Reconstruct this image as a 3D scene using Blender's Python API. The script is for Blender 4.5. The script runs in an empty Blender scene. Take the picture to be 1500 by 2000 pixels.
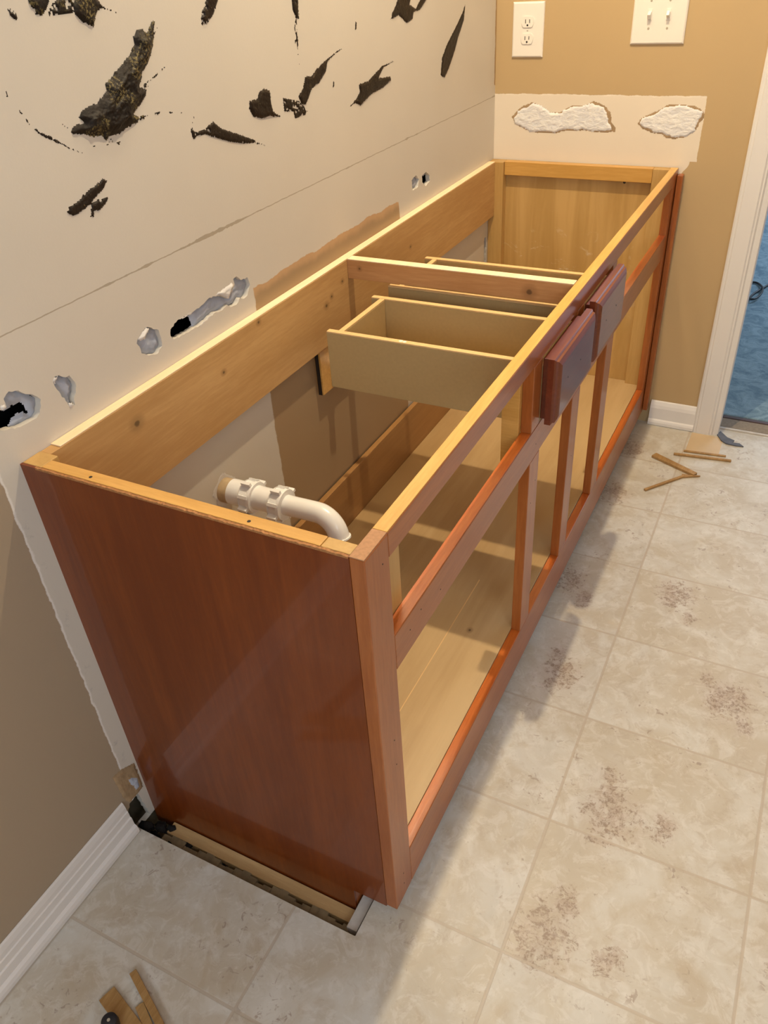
import bpy, bmesh, math, random
import numpy as np
from mathutils import Vector, Matrix

S = bpy.context.scene
# ------------------------------------------------------------------ camera
CAM = (0.8910, -0.5732, 1.3421); ROT = (0.9427, 0.0584, 0.4716); FPX = 1540.84
cd = bpy.data.cameras.new('camera'); cam = bpy.data.objects.new('camera', cd)
S.collection.objects.link(cam)
cam.location = CAM; cam.rotation_euler = ROT
cd.sensor_fit = 'VERTICAL'; cd.sensor_height = 24.0; cd.lens = 24.0 * FPX / 2000.0
cd.clip_start = 0.02
S.camera = cam
# ------------------------------------------------------------------ world, view
w = bpy.data.worlds.new('world'); S.world = w; w.use_nodes = True
w.node_tree.nodes['Background'].inputs[0].default_value = (0.75, 0.85, 1.0, 1)
w.node_tree.nodes['Background'].inputs[1].default_value = 0.25
S.view_settings.view_transform = 'Standard'; S.view_settings.look = 'None'
S.view_settings.gamma = 1.0; S.view_settings.use_curve_mapping = False
S.view_settings.exposure = -0.12
# ------------------------------------------------------------------ lights
def area(name, loc, target, sx, sy, power, col, spread=180):
    l = bpy.data.lights.new(name, 'AREA'); l.shape = 'RECTANGLE'; l.size = sx; l.size_y = sy
    l.energy = power; l.color = col; l.spread = math.radians(spread)
    o = bpy.data.objects.new(name, l); S.collection.objects.link(o); o.location = loc
    d = Vector(target) - Vector(loc); o.rotation_euler = d.to_track_quat('-Z', 'Y').to_euler()
    return o
def bulb(name, loc, power, col, r):
    l = bpy.data.lights.new(name, 'POINT'); l.energy = power; l.color = col; l.shadow_soft_size = r
    o = bpy.data.objects.new(name, l); S.collection.objects.link(o); o.location = loc
    return o
WARM = (1.0, 0.83, 0.58); COOL = (0.62, 0.78, 1.0)
area('ceiling_light', (0.46, 0.95, 2.40), (0.46, 0.95, 0.0), .03, .03, 25.0, WARM)
area('ceiling_light', (0.26, 0.95, 2.40), (0.26, 0.95, 0.0), .03, .03, 4.0, WARM)
for y in (0.55, 0.95, 1.35):
    bulb('vanity_bulb', (0.14, y, 2.02), 4.0, WARM, 0.035)
area('daylight_fill', (2.22, -1.1, 1.5), (0.2, -0.2, 0.7), 1.0, 1.2, 20.0, (0.74, 0.86, 1.0))  # cool side fill added to brighten the cabinet front, no known window here
area('daylight_fill', (1.2, -2.5, 1.6), (0.3, 0.2, 0.3), 0.9, 1.1, 34.0, (0.74, 0.86, 1.0))  # daylight from the unseen window behind the camera
area('bedroom_daylight', (1.8, 4.6, 1.7), (1.0, 2.6, 0.0), 1.2, 1.2, 46.0, COOL)

# ------------------------------------------------------------------ helpers
def lin(r, g, b):
    f = lambda c: (c/255)/12.92 if c/255 <= 0.04045 else ((c/255+0.055)/1.055)**2.4
    return (f(r), f(g), f(b), 1.0)
C = S.collection
def finish(me, mat, smooth=False):
    if mat is not None: me.materials.append(mat)
    if smooth:
        for p in me.polygons: p.use_smooth = True
    return me
def world_off(parent):
    v = Vector((0, 0, 0)); q = parent
    while q is not None:
        v += Vector(q.location); q = q.parent
    return v
def link(name, me, parent=None, label=None, loc=None):
    o = bpy.data.objects.new(name, me); C.objects.link(o)
    if parent is not None:
        off = world_off(parent)
        me.transform(Matrix.Translation(-off)); o.parent = parent
    elif loc is not None:
        me.transform(Matrix.Translation(-Vector(loc))); o.location = loc
    if label: o['label'] = label
    return o
def thing(name, label, cat, loc, group=None):
    o = bpy.data.objects.new(name, None); C.objects.link(o); o.location = loc
    o.empty_display_size = 0.05
    return tag(o, label, cat, group)
def tag(o, label, cat, group=None):
    o['label'] = label; o['category'] = cat
    if group: o['group'] = group
    return o
def struct(o):
    o['kind'] = 'structure'; return o
def bm_box(bm, x0, x1, y0, y1, z0, z1):
    v = [bm.verts.new(c) for c in ((x0,y0,z0),(x1,y0,z0),(x1,y1,z0),(x0,y1,z0),(x0,y0,z1),(x1,y0,z1),(x1,y1,z1),(x0,y1,z1))]
    for f in ((0,3,2,1),(4,5,6,7),(0,1,5,4),(1,2,6,5),(2,3,7,6),(3,0,4,7)):
        bm.faces.new([v[i] for i in f])
def done(bm, mat, bevel=0.0, seg=2, smooth=False):
    if bevel > 0:
        bmesh.ops.bevel(bm, geom=list(bm.edges), offset=bevel, segments=seg, affect='EDGES', profile=0.5)
    bmesh.ops.recalc_face_normals(bm, faces=list(bm.faces))
    me = bpy.data.meshes.new('m'); bm.to_mesh(me); bm.free()
    return finish(me, mat, smooth)
def box(name, b, mat, parent=None, bevel=0.0012, label=None, seg=2):
    bm = bmesh.new(); bm_box(bm, *b)
    return link(name, done(bm, mat, bevel, seg), parent, label)
def prism(poly, axis, a0, a1):
    """extrude a 2D polygon along axis between a0 and a1"""
    bm = bmesh.new()
    def P(u, v, a):
        return {'x': (a, u, v), 'y': (u, a, v), 'z': (u, v, a)}[axis]
    A = [bm.verts.new(P(u, v, a0)) for u, v in poly]; B = [bm.verts.new(P(u, v, a1)) for u, v in poly]
    n = len(poly)
    bm.faces.new(A[::-1]); bm.faces.new(B)
    for i in range(n): bm.faces.new((A[i], A[(i+1) % n], B[(i+1) % n], B[i]))
    return bm
def bm_ring_tube(bm, pts, rads, n=24, cap=True, closed_ends=(True, True)):
    """tube through pts with a radius each"""
    pts = [Vector(p) for p in pts]; rings = []
    up = None
    for i, p in enumerate(pts):
        if i == 0: t = pts[1] - p
        elif i == len(pts)-1: t = p - pts[i-1]
        else: t = (pts[i+1]-p).normalized() + (p-pts[i-1]).normalized()
        if t.length < 1e-9: t = rings_t
        t.normalize(); rings_t = t
        if up is None:
            up = Vector((0, 0, 1)) if abs(t.z) < .9 else Vector((0, 1, 0))
        u = (up - t*up.dot(t)).normalized(); up = u; v = t.cross(u)
        rings.append([bm.verts.new(p + (u*math.cos(2*math.pi*k/n) + v*math.sin(2*math.pi*k/n))*rads[i]) for k in range(n)])
    for a, b in zip(rings, rings[1:]):
        for k in range(n): bm.faces.new((a[k], a[(k+1) % n], b[(k+1) % n], b[k]))
    if closed_ends[0]: bm.faces.new(rings[0][::-1])
    if closed_ends[1]: bm.faces.new(rings[-1])
    return rings
# --- unprojection of a photo pixel on the wall plane x = 0 (used only to turn traced outlines into wall coordinates)
cr = [math.cos(a) for a in ROT]; sr = [math.sin(a) for a in ROT]
RX = np.array([[1,0,0],[0,cr[0],-sr[0]],[0,sr[0],cr[0]]]); RY = np.array([[cr[1],0,sr[1]],[0,1,0],[-sr[1],0,cr[1]]])
RZ = np.array([[cr[2],-sr[2],0],[sr[2],cr[2],0],[0,0,1]]); RM = RZ@RY@RX
def un(u, v, ax, val):
    d = RM @ np.array([(u-750)/FPX, -(v-1000)/FPX, -1.0]); i = 'xyz'.index(ax)
    t = (val - CAM[i])/d[i]; return np.array(CAM) + t*d
def wl(pts, sc=1.0, ox=0.0, oy=0.0):        # outline traced on the left wall -> (y, z)
    return [tuple(un(a/sc+ox, b/sc+oy, 'x', 0.0)[1:]) for a, b in pts]
def wf(pts, sc=1.0, ox=0.0, oy=0.0):        # outline traced on the far wall -> (x, z)
    return [tuple(un(a/sc+ox, b/sc+oy, 'y', 1.83)[[0, 2]]) for a, b in pts]
# numpy value noise
def vnoise(x, y, seed=0):
    xi = np.floor(x).astype(np.int64); yi = np.floor(y).astype(np.int64); xf = x-xi; yf = y-yi
    def h(a, b):
        n = (a*374761393 + b*668265263 + seed*974634777) & 0x7fffffff
        n = ((n ^ (n >> 13))*1274126177) & 0x7fffffff
        return ((n ^ (n >> 16)) & 0xffff)/65535.0
    u = xf*xf*(3-2*xf); v = yf*yf*(3-2*yf)
    return (h(xi,yi)*(1-u)+h(xi+1,yi)*u)*(1-v) + (h(xi,yi+1)*(1-u)+h(xi+1,yi+1)*u)*v
def fbm(x, y, seed=0, o=4):
    s = 0; a = .5
    for k in range(o): s = s + a*vnoise(x*2**k, y*2**k, seed+k*17); a *= .5
    return s/(1-.5**o)
def inside(px, py, poly):
    r = np.zeros(px.shape, bool); n = len(poly)
    for i in range(n):
        x1, y1 = poly[i]; x2, y2 = poly[(i+1) % n]
        c = ((y1 > py) != (y2 > py)) & (px < (x2-x1)*(py-y1)/((y2-y1) if y2 != y1 else 1e-12)+x1)
        r ^= c
    return r
def edist(px, py, poly):
    d = np.full(px.shape, 9.0); n = len(poly)
    for i in range(n):
        x1, y1 = poly[i]; x2, y2 = poly[(i+1) % n]; dx, dy = x2-x1, y2-y1; L = dx*dx+dy*dy+1e-12
        t = np.clip(((px-x1)*dx+(py-y1)*dy)/L, 0, 1)
        d = np.minimum(d, np.hypot(px-x1-t*dx, py-y1-t*dy))
    return d
def relief(polys, step, plane, base=0.0, seed=1):
    """raised skin on a wall. polys: list of (poly, height, dryness). plane 'x': coords (y,z), up = +x ; plane 'y': coords (x,z), up = -y"""
    bm = bmesh.new()
    for pi, (poly, hgt, dry) in enumerate(polys):
        a = np.array(poly); lo = a.min(0)-.004; hi = a.max(0)+.004
        nx = int((hi[0]-lo[0])/step)+1; ny = int((hi[1]-lo[1])/step)+1
        X, Y = np.meshgrid(lo[0]+np.arange(nx+1)*step, lo[1]+np.arange(ny+1)*step, indexing='ij')
        sd = seed*31+pi*7
        jm = .0035 if dry < .3 else .002
        jx = (fbm(X*260, Y*260, sd)-.5)*jm; jy = (fbm(X*260, Y*260, sd+5)-.5)*jm
        c = a.mean(0); uu, ss, vv = np.linalg.svd(a-c); dx, dy = vv[0]
        al = (X-c[0])*dx+(Y-c[1])*dy; ac = -(X-c[0])*dy+(Y-c[1])*dx
        ins = inside(X+jx, Y+jy, poly); d = edist(X, Y, poly)
        if dry > 0:
            st = .55*fbm(al*90, ac*600, sd+9) + .45*fbm(al*260, ac*420, sd+11)
            ins &= st > dry*np.clip(1.06-d/.02, .82, 1.06)
        ridge = fbm(al*70, ac*190, sd+3); r2 = fbm(X*420, Y*420, sd+4)
        h = hgt*np.clip(d/(hgt*1.6+.0015), .12, 1)*(.45+.55*ridge+.34*r2)
        h = np.where(ins, np.maximum(h, .0004), 0)
        cell = ins[:-1,:-1] & ins[1:,:-1] & ins[1:,1:] & ins[:-1,1:]
        # border verts of the kept cells drop to the wall
        cnt = np.zeros(X.shape, int)
        for sx in (0, 1):
            for sy in (0, 1): cnt[sx:sx+nx, sy:sy+ny] += cell
        h = np.where(cnt < 4, base, base+h)
        vs = {}
        def V(i, j):
            if (i, j) not in vs:
                u, v, hh = X[i, j], Y[i, j], h[i, j]
                vs[i, j] = bm.verts.new((hh, u, v) if plane == 'x' else (u, 1.83-hh, v))
            return vs[i, j]
        for i, j in zip(*np.nonzero(cell)):
            q = (V(i, j), V(i+1, j), V(i+1, j+1), V(i, j+1))
            try: bm.faces.new(q if plane == 'x' else q)
            except ValueError: pass
    return bm

# ------------------------------------------------------------------ node helper
class NT:
    def __init__(s, name):
        s.m = bpy.data.materials.new(name); s.m.use_nodes = True; s.t = s.m.node_tree; s.t.nodes.clear()
        s.out = s.t.nodes.new('ShaderNodeOutputMaterial'); s.b = s.t.nodes.new('ShaderNodeBsdfPrincipled')
        s.t.links.new(s.b.outputs[0], s.out.inputs[0]); s.tc = s.t.nodes.new('ShaderNodeTexCoord')
        s.obj = s.tc.outputs['Object']; s._sep = None
    def put(s, sock, v):
        if isinstance(v, bpy.types.NodeSocket): s.t.links.new(v, sock)
        else: sock.default_value = v
    def math(s, op, a, b=0.0, c=0.0, clamp=False):
        n = s.t.nodes.new('ShaderNodeMath'); n.operation = op; n.use_clamp = clamp
        s.put(n.inputs[0], a); s.put(n.inputs[1], b); s.put(n.inputs[2], c); return n.outputs[0]
    def xyz(s):
        if s._sep is None:
            n = s.t.nodes.new('ShaderNodeSeparateXYZ'); s.t.links.new(s.obj, n.inputs[0]); s._sep = n
        return s._sep.outputs
    def mapping(s, scale=(1,1,1), rot=(0,0,0), loc=(0,0,0), src=None):
        n = s.t.nodes.new('ShaderNodeMapping'); s.put(n.inputs[0], src or s.obj)
        n.inputs['Location'].default_value = loc; n.inputs['Rotation'].default_value = rot; n.inputs['Scale'].default_value = scale
        return n.outputs[0]
    def noise(s, vec, scale, detail=3, rough=.5, dist=0.0, color=False):
        n = s.t.nodes.new('ShaderNodeTexNoise'); s.put(n.inputs['Vector'], vec); n.inputs['Scale'].default_value = scale
        n.inputs['Detail'].default_value = detail; n.inputs['Roughness'].default_value = rough; n.inputs['Distortion'].default_value = dist
        return n.outputs['Color' if color else 'Fac']
    def smooth(s, v, lo, hi, a=0.0, b=1.0):
        n = s.t.nodes.new('ShaderNodeMapRange'); n.interpolation_type = 'SMOOTHSTEP'; s.put(n.inputs[0], v)
        n.inputs[1].default_value = lo; n.inputs[2].default_value = hi; n.inputs[3].default_value = a; n.inputs[4].default_value = b
        return n.outputs[0]
    def mix(s, f, a, b):
        n = s.t.nodes.new('ShaderNodeMix'); n.data_type = 'RGBA'; s.put(n.inputs[0], f); s.put(n.inputs[6], a); s.put(n.inputs[7], b)
        return n.outputs[2]
    def dist(s, p, scale=(1,1,1)):
        v = s.mapping(scale=scale, loc=tuple(-a*b for a, b in zip(p, scale)))
        n = s.t.nodes.new('ShaderNodeVectorMath'); n.operation = 'LENGTH'; s.put(n.inputs[0], v); return n.outputs[1]
    def bump(s, h, strength=.3, distance=.001):
        n = s.t.nodes.new('ShaderNodeBump'); s.put(n.inputs['Height'], h); n.inputs['Strength'].default_value = strength
        n.inputs['Distance'].default_value = distance; s.t.links.new(n.outputs[0], s.b.inputs['Normal'])
    def fin(s, col, rough=.5, coat=0.0, spec=.5, coat_r=.1, metal=0.0):
        s.put(s.b.inputs['Base Color'], col); s.put(s.b.inputs['Roughness'], rough)
        s.b.inputs['Coat Weight'].default_value = coat; s.b.inputs['Coat Roughness'].default_value = coat_r
        s.b.inputs['Specular IOR Level'].default_value = spec; s.b.inputs['Metallic'].default_value = metal
        return s.m
def plain(name, c, rough=.5, coat=0.0, spec=.5, var=.06, sc=40, bump=0.0):
    n = NT(name); k = n.noise(n.obj, sc, 4); d = tuple(x*(1-var*2) for x in c[:3])+(1,)
    col = n.mix(k, d, tuple(min(1, x*(1+var)) for x in c[:3])+(1,))
    if bump: n.bump(k, bump, .001)
    return n.fin(col, rough, coat, spec)
def wood(name, c1, c2, axis, rough=.45, coat=0.0, coat_r=.12, knots=(), scale=1.0, spec=.5, streak=.5, bump=.08, blot=.25):
    n = NT(name); st = {'x': (1.2, 14, 14), 'y': (14, 1.2, 14), 'z': (14, 14, 1.2)}[axis]
    st = tuple(a*scale for a in st)
    mp = n.mapping(scale=st)
    g1 = n.noise(mp, 2.2, 5, .6, .6); g2 = n.noise(n.mapping(scale=tuple(a*5 for a in st)), 3.0, 4, .7)
    big = n.noise(n.mapping(scale=tuple(max(a*.12, .7) for a in st)), 2.5, 2)
    f = n.math('ADD', n.math('MULTIPLY', g1, streak), n.math('MULTIPLY', g2, 1-streak-.1))
    f = n.math('ADD', f, n.math('MULTIPLY', n.math('SUBTRACT', big, .5), blot))
    f = n.smooth(f, .3, .68)
    col = n.mix(f, c1, c2)
    for (p, r) in knots:
        p = (p[0]-.27, p[1]-.915, p[2]+.055)
        d = n.dist(p, (1, .8, 1)); d2 = n.math('ADD', d, n.math('MULTIPLY', n.math('SUBTRACT', g2, .5), r*.5))
        dk = tuple(x*.28 for x in c1[:3])+(1,); halo = tuple(x*.7 for x in c1[:3])+(1,)
        col = n.mix(n.smooth(d2, r*1.0, r*3.2, .7, 0), col, halo)
        col = n.mix(n.smooth(d2, r*.5, r*1.05, .9, 0), col, dk)
    n.bump(g2, bump, .001)
    return n.fin(col, rough, coat, spec, coat_r)

# ------------------------------------------------------------------ materials
M = {}
M['cherry_end'] = wood('cherry_stain_side', lin(104,44,7), lin(126,60,14), 'z', .42, .42, .07, scale=.7, blot=.4, spec=.3)
M['cherry_y'] = wood('cherry_stain_rail', lin(146,76,26), lin(172,100,44), 'y', .40, .4, .16)
M['cherry_z'] = wood('cherry_stain_stile', lin(146,76,26), lin(172,100,44), 'z', .40, .4, .16)
M['amber_glow_y'] = wood('amber_varnish_glow', lin(176,84,24), lin(206,112,40), 'y', .32, .8, .12, bump=.5)  # orange varnish, with the bright glow of upward edges put into the colour
M['cherry_front'] = wood('cherry_gloss_front', lin(98,38,14), lin(124,56,26), 'y', .38, .5, .09, scale=.8)
M['maple_z'] = wood('maple_panel', lin(184,144,80), lin(204,164,100), 'z', .45, .15, scale=.5)
M['maple_x'] = wood('maple_rail_x', lin(196,146,70), lin(220,170,94), 'x', .42, .25)
M['maple_y'] = wood('maple_y', lin(204,154,72), lin(228,184,104), 'y', .42, .3)
M['shelf'] = wood('birch_shelf', lin(172,140,94), lin(196,166,120), 'y', .42, .15, scale=.3, blot=1.1, streak=.7,
                  knots=(((.44,.56,.14), .003),))
M['backboard'] = wood('birch_backboard', lin(156,112,62), lin(176,132,80), 'y', .45, .15, scale=.35)
kn = [((.02,.202,.749),.006),((.02,.426,.734),.003),((.02,.548,.78),.003),((.02,.673,.804),.002),((.02,.787,.722),.004),((.02,.811,.734),.003),((.02,.86,.75),.003),((.02,1.2,.72),.003)]
M['pine_y'] = wood('pine_rail', lin(184,140,84), lin(208,166,108), 'y', .55, 0.05, knots=kn, scale=.8, blot=.4)
M['pine_x'] = wood('pine_brace', lin(184,130,78), lin(208,158,104), 'x', .55, 0.0, scale=.8, knots=[((.43,.885,.765),.007),((.05,.885,.772),.003)])
M['rawpine'] = wood('raw_pine_edge', lin(238,208,164), lin(248,226,190), 'y', .7, 0.0)
M['endgrain'] = plain('end_grain', lin(186,138,98), .7, var=.18, sc=220)
M['chip'] = plain('chipped_veneer', lin(178,122,70), .7, var=.4, sc=260)
M['mdf'] = plain('mdf', lin(178,150,100), .6, var=.05, sc=160)
M['mdfedge'] = plain('mdf_edge', lin(222,184,126), .6, var=.06, sc=90)
M['ply'] = wood('plywood', lin(186,150,100), lin(210,176,126), 'x', .7)
M['scrap'] = wood('scrap_wood', lin(150,112,62), lin(184,146,92), 'y', .7, scale=2)
M['white_plastic'] = plain('white_plastic', lin(236,228,214), .3, spec=.5, var=.01)
M['pvc'] = plain('white_pvc', lin(244,243,240), .22, .3, var=.01)
M['grime'] = plain('pipe_putty', lin(204,178,138), .7, var=.25, sc=60, bump=.6)
M['slot'] = plain('dark_slot', lin(30,22,16), .6)
M['rubber'] = plain('black_rubber', lin(34,34,40), .5, sc=20)
M['trim'] = plain('white_trim_paint', lin(226,221,214), .5, .0, var=.015, sc=9)
M['brush'] = plain('metal_screw', lin(180,170,150), .35, spec=.8)
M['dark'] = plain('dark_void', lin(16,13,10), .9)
M['gyp_blue'] = plain('crushed_gypsum', lin(178,184,196), .9, var=.16, sc=50, bump=.9)
M['gyp_white'] = plain('torn_gypsum', lin(226,222,216), .9, var=.12, sc=34, bump=1.0)
n = NT('gouged_plaster'); a = n.noise(n.obj, 42, 6, .7, 1.2); b = n.noise(n.mapping(scale=(1, 1, 2.2)), 28, 4, .6, 2.0)
n.bump(n.math('ADD', a, n.math('MULTIPLY', b, 1.0)), .7, .0035); M['plaster'] = n.fin(n.mix(n.smooth(b, .4, .6), lin(222,219,216), lin(234,230,222)), .95, 0, .2)
M['paper'] = plain('torn_paper', lin(168,140,104), .9, var=.2, sc=60, bump=.5)
M['cable'] = plain('black_cable', lin(14,16,26), .4)

n = NT('mirror_mastic_glints'); k = n.noise(n.obj, 260, 5, .7); k2 = n.noise(n.obj, 22, 3)
f = n.math('MULTIPLY', n.smooth(k, .50, .60), n.smooth(k2, .48, .58))
n.bump(k, .6, .002); M['mastic_glint'] = n.fin(n.mix(f, lin(26,18,9), lin(122,108,66)), .5, 0.0, .3)  # olive specular highlights of the ridges are painted into the colour
n = NT('mirror_mastic_dark'); k = n.noise(n.obj, 200, 4, .7); n.bump(k, .7, .002)
M['mastic'] = n.fin(n.mix(n.smooth(k, .62, .70), lin(32,22,12), lin(112,96,70)), .45, 0.0, .3)

# floor: printed vinyl tile squares
n = NT('vinyl_tile_print')
v = n.mapping(scale=(1/.3475, 1/.2601, 1), rot=(0, 0, 0), loc=(-.711/.3475, -.030/.2601, 0),
              src=n.mapping(rot=(0, 0, -.0077), loc=(.0002, .0055, 0)))
sp = n.t.nodes.new('ShaderNodeSeparateXYZ'); n.put(sp.inputs[0], v)
fx = n.math('FRACT', sp.outputs[0]); fy = n.math('FRACT', sp.outputs[1])
ex = n.math('MULTIPLY', n.math('MINIMUM', fx, n.math('SUBTRACT', 1.0, fx)), .3475)
ey = n.math('MULTIPLY', n.math('MINIMUM', fy, n.math('SUBTRACT', 1.0, fy)), .2601)
ed = n.math('MINIMUM', ex, ey)
grout = n.smooth(ed, .0018, .0034, 1, 0)
fl = n.t.nodes.new('ShaderNodeCombineXYZ'); n.put(fl.inputs[0], n.math('FLOOR', sp.outputs[0])); n.put(fl.inputs[1], n.math('FLOOR', sp.outputs[1]))
wn = n.t.nodes.new('ShaderNodeTexWhiteNoise'); n.put(wn.inputs[0], fl.outputs[0]); rnd = wn.outputs['Value']
va = n.t.nodes.new('ShaderNodeVectorMath'); va.operation = 'MULTIPLY_ADD'
n.put(va.inputs[0], wn.outputs['Color']); va.inputs[1].default_value = (7, 7, 7); n.put(va.inputs[2], n.obj); pv = va.outputs[0]
cl = n.noise(pv, 6.5, 6, .62, .8); cl2 = n.noise(pv, 16, 5, .6, .6); fine = n.noise(pv, 95, 4, .65, .4); mid = n.noise(pv, 38, 4, .65, 1.2)
c = n.mix(n.smooth(cl, .36, .66), lin(190,180,162), lin(204,200,190))
c = n.mix(n.math('MULTIPLY', n.smooth(cl2, .52, .72), .55), c, lin(216,213,205))
c = n.mix(n.math('MULTIPLY', n.smooth(n.noise(pv, 9, 4, .6, 1.5), .54, .7), .5), c, lin(180,164,140))
pits = n.math('MULTIPLY', n.smooth(fine, .62, .70), n.smooth(cl2, .46, .6))
c = n.mix(n.math('MULTIPLY', pits, .6), c, lin(152,134,118))
blot = [(.800,1.005,.05),(.845,.93,.02),(.962,.712,.055),(.915,.76,.02),(1.0,.65,.02),(.806,.348,.062),(.79,.42,.03),(.90,.36,.03),(.764,.08,.06),(.78,.15,.03),(.87,.09,.03),(.547,.963,.05),(.60,.90,.03),
        (.625,.64,.05),(.60,.70,.025),(.56,1.375,.05),(.545,1.642,.05),(.83,-.13,.03),(.95,-.16,.04),(1.15,.5,.05),(1.14,.2,.05),(1.15,.8,.04)]
bm_ = None
for (bx, by, br) in blot:
    g = n.smooth(n.dist((bx, by, 0), (1, .8, 0)), br*.15, br*1.45, 1, 0)
    bm_ = g if bm_ is None else n.math('MAXIMUM', bm_, g)
mo = n.noise(pv, 24, 6, .72, 1.4)
c = n.mix(n.math('MULTIPLY', n.smooth(mo, .50, .60), .30), c, lin(222,219,212))
c = n.mix(n.math('MULTIPLY', n.smooth(n.noise(pv, 30, 5, .7, .6), .54, .64), .28), c, lin(172,156,136))
c = n.mix(n.math('MULTIPLY', n.math('MULTIPLY', bm_, n.smooth(mo, .40, .56)), .35), c, lin(172,150,136))
tex = n.math('ADD', n.math('MULTIPLY', mid, .62), n.math('MULTIPLY', fine, .38))
q = n.math('ADD', tex, n.math('MULTIPLY', bm_, .16))
bb = n.math('MULTIPLY', n.smooth(q, .575, .66), n.smooth(bm_, .05, .4))
c = n.mix(n.math('MULTIPLY', bb, .42), c, lin(166,144,124))
fi2 = n.noise(pv, 150, 5, .7, .8)
b3 = n.math('MULTIPLY', bb, n.smooth(fi2, .47, .58))
c = n.mix(n.math('MULTIPLY', b3, .62), c, lin(128,106,88))
spk = n.math('MULTIPLY', n.smooth(n.noise(pv, 60, 3, .6, 1.0), .60, .68), n.smooth(n.noise(pv, 8, 3, .5), .5, .62))
c = n.mix(n.math('MULTIPLY', spk, .65), c, lin(150,130,116))
c = n.mix(n.math('MULTIPLY', grout, .75), c, lin(184,170,152))
n.bump(n.math('SUBTRACT', n.math('MULTIPLY', fine, .15), grout), .25, .001)
M['floor'] = n.fin(c, n.smooth(cl, .3, .7, .42, .5), 0.0, .5)

# left wall: white where the mirror and splash hung, old tan paint elsewhere, pencil/caulk line at mirror foot
n = NT('left_wall_paint'); X, Y, Z = n.xyz()
wob = n.math('MULTIPLY', n.math('SUBTRACT', n.noise(n.obj, 38, 5, .65), .5), .012)
wob2 = n.math('MULTIPLY', n.math('SUBTRACT', n.noise(n.mapping(scale=(1, 1, 1)), 14, 4, .6), .5), .03)
white = n.mix(n.noise(n.obj, 5, 3), lin(206,198,184), lin(212,205,192))
tan = lin(168,150,126)
yl = n.math('ADD', Y, wob); zl = n.math('ADD', Z, wob2)
left = n.smooth(yl, -.0365, -.0355, 1, 0)
left = n.math('MULTIPLY', left, n.math('LESS_THAN', Z, .99))
c = n.mix(left, white, tan)
# bright torn paint ridge along that edge
rdg = n.math('MULTIPLY', n.smooth(n.math('ABSOLUTE', n.math('ADD', yl, .034)), .0, .003, 1, 0), n.math('LESS_THAN', Z, .8))
c = n.mix(n.math('MULTIPLY', rdg, .8), c, lin(238,232,224))
smu = n.math('MULTIPLY', n.smooth(n.math('ABSOLUTE', n.math('ADD', Y, .024)), .002, .012, 1, 0), n.smooth(n.noise(n.obj, 30, 5, .7), .55, .7))
c = n.mix(n.math('MULTIPLY', n.math('MULTIPLY', smu, n.math('LESS_THAN', Z, .8)), .4), c, lin(150,146,146))
# old wall colour left between the two splash pieces
b1 = n.math('MULTIPLY', n.smooth(yl, .572, .576), n.smooth(n.math('ADD', Y, wob2), 1.185, 1.19, 1, 0))
b1 = n.math('MULTIPLY', b1, n.smooth(zl, .832, .834, 1, 0))
c = n.mix(b1, c, n.mix(n.smooth(zl, .812, .83), lin(164,138,104), lin(196,160,120)))
# mirror foot line
ln = n.math('ABSOLUTE', n.math('SUBTRACT', n.math('ADD', Z, n.math('MULTIPLY', wob, .35)), .9585))
lw = n.smooth(n.noise(n.mapping(scale=(1, 1, .2)), 7, 5, .75), .50, .72, .0009, .0040)
lm = n.math('LESS_THAN', ln, lw)
c = n.mix(n.math('MULTIPLY', lm, .75), c, lin(160,146,124))
cs = n.math('MULTIPLY', n.smooth(yl, 1.8215, 1.8225), n.math('GREATER_THAN', zl, .985))
c = n.mix(cs, c, lin(168,138,98))
n.bump(n.noise(n.obj, 240, 3), .10, .001)
M['wall_left'] = n.fin(c, .55, 0.0, .3)

n = NT('far_wall_paint'); X, Y, Z = n.xyz()
wob = n.math('MULTIPLY', n.math('SUBTRACT', n.noise(n.obj, 34, 5, .65), .5), .010)
xl = n.math('ADD', X, wob); zl = n.math('ADD', Z, wob)
up = n.math('MULTIPLY', n.smooth(xl, .580, .581, 1, 0), n.smooth(zl, .964, .965, 1, 0))
edgex = n.smooth(Z, .770, .800, .545, .562)
lowx = n.math('MULTIPLY', n.math('GREATER_THAN', edgex, n.math('ADD', X, n.math('MULTIPLY', wob, .4))), n.math('LESS_THAN', Z, .81))
lowx = n.math('MULTIPLY', lowx, n.math('GREATER_THAN', Z, .70))
upm = n.math('MULTIPLY', up, n.math('GREATER_THAN', Z, .806))
mk = n.math('MAXIMUM', upm, lowx)
tan2 = n.mix(n.noise(n.obj, 4, 3), lin(186,158,114), lin(190,162,118))
c = n.mix(mk, tan2, lin(226,212,190))
rim = n.math('MULTIPLY', n.math('MULTIPLY', n.smooth(n.math('ABSOLUTE', n.math('SUBTRACT', zl, .9635)), 0, .0028, 1, 0), n.math('LESS_THAN', X, .58)), n.smooth(n.noise(n.obj, 22, 4, .7), .4, .6))
c = n.mix(n.math('MULTIPLY', rim, .8), c, lin(240,228,208))
n.bump(n.math('ADD', n.math('MULTIPLY', n.noise(n.obj, 240, 3), .12), n.math('MULTIPLY', mk, -.6)), .25, .001)
M['wall_far'] = n.fin(c, .5, 0.0, .35)
M['tan_plain'] = plain('tan_wall_paint', lin(184,152,108), .55, var=.01)
M['ceil'] = plain('ceiling_paint', lin(236,230,220), .8, var=.01)
n = NT('blue_carpet'); a = n.noise(n.obj, 420, 3, .7); b = n.noise(n.obj, 14, 6, .75, 1.2); b = n.smooth(b, .35, .65)
c = n.mix(n.math('ADD', n.math('MULTIPLY', a, .4), n.math('MULTIPLY', b, .6)), lin(104,132,150), lin(170,196,208))
n.bump(a, .8, .004); M['carpet'] = n.fin(c, 1.0, 0, .1)
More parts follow.
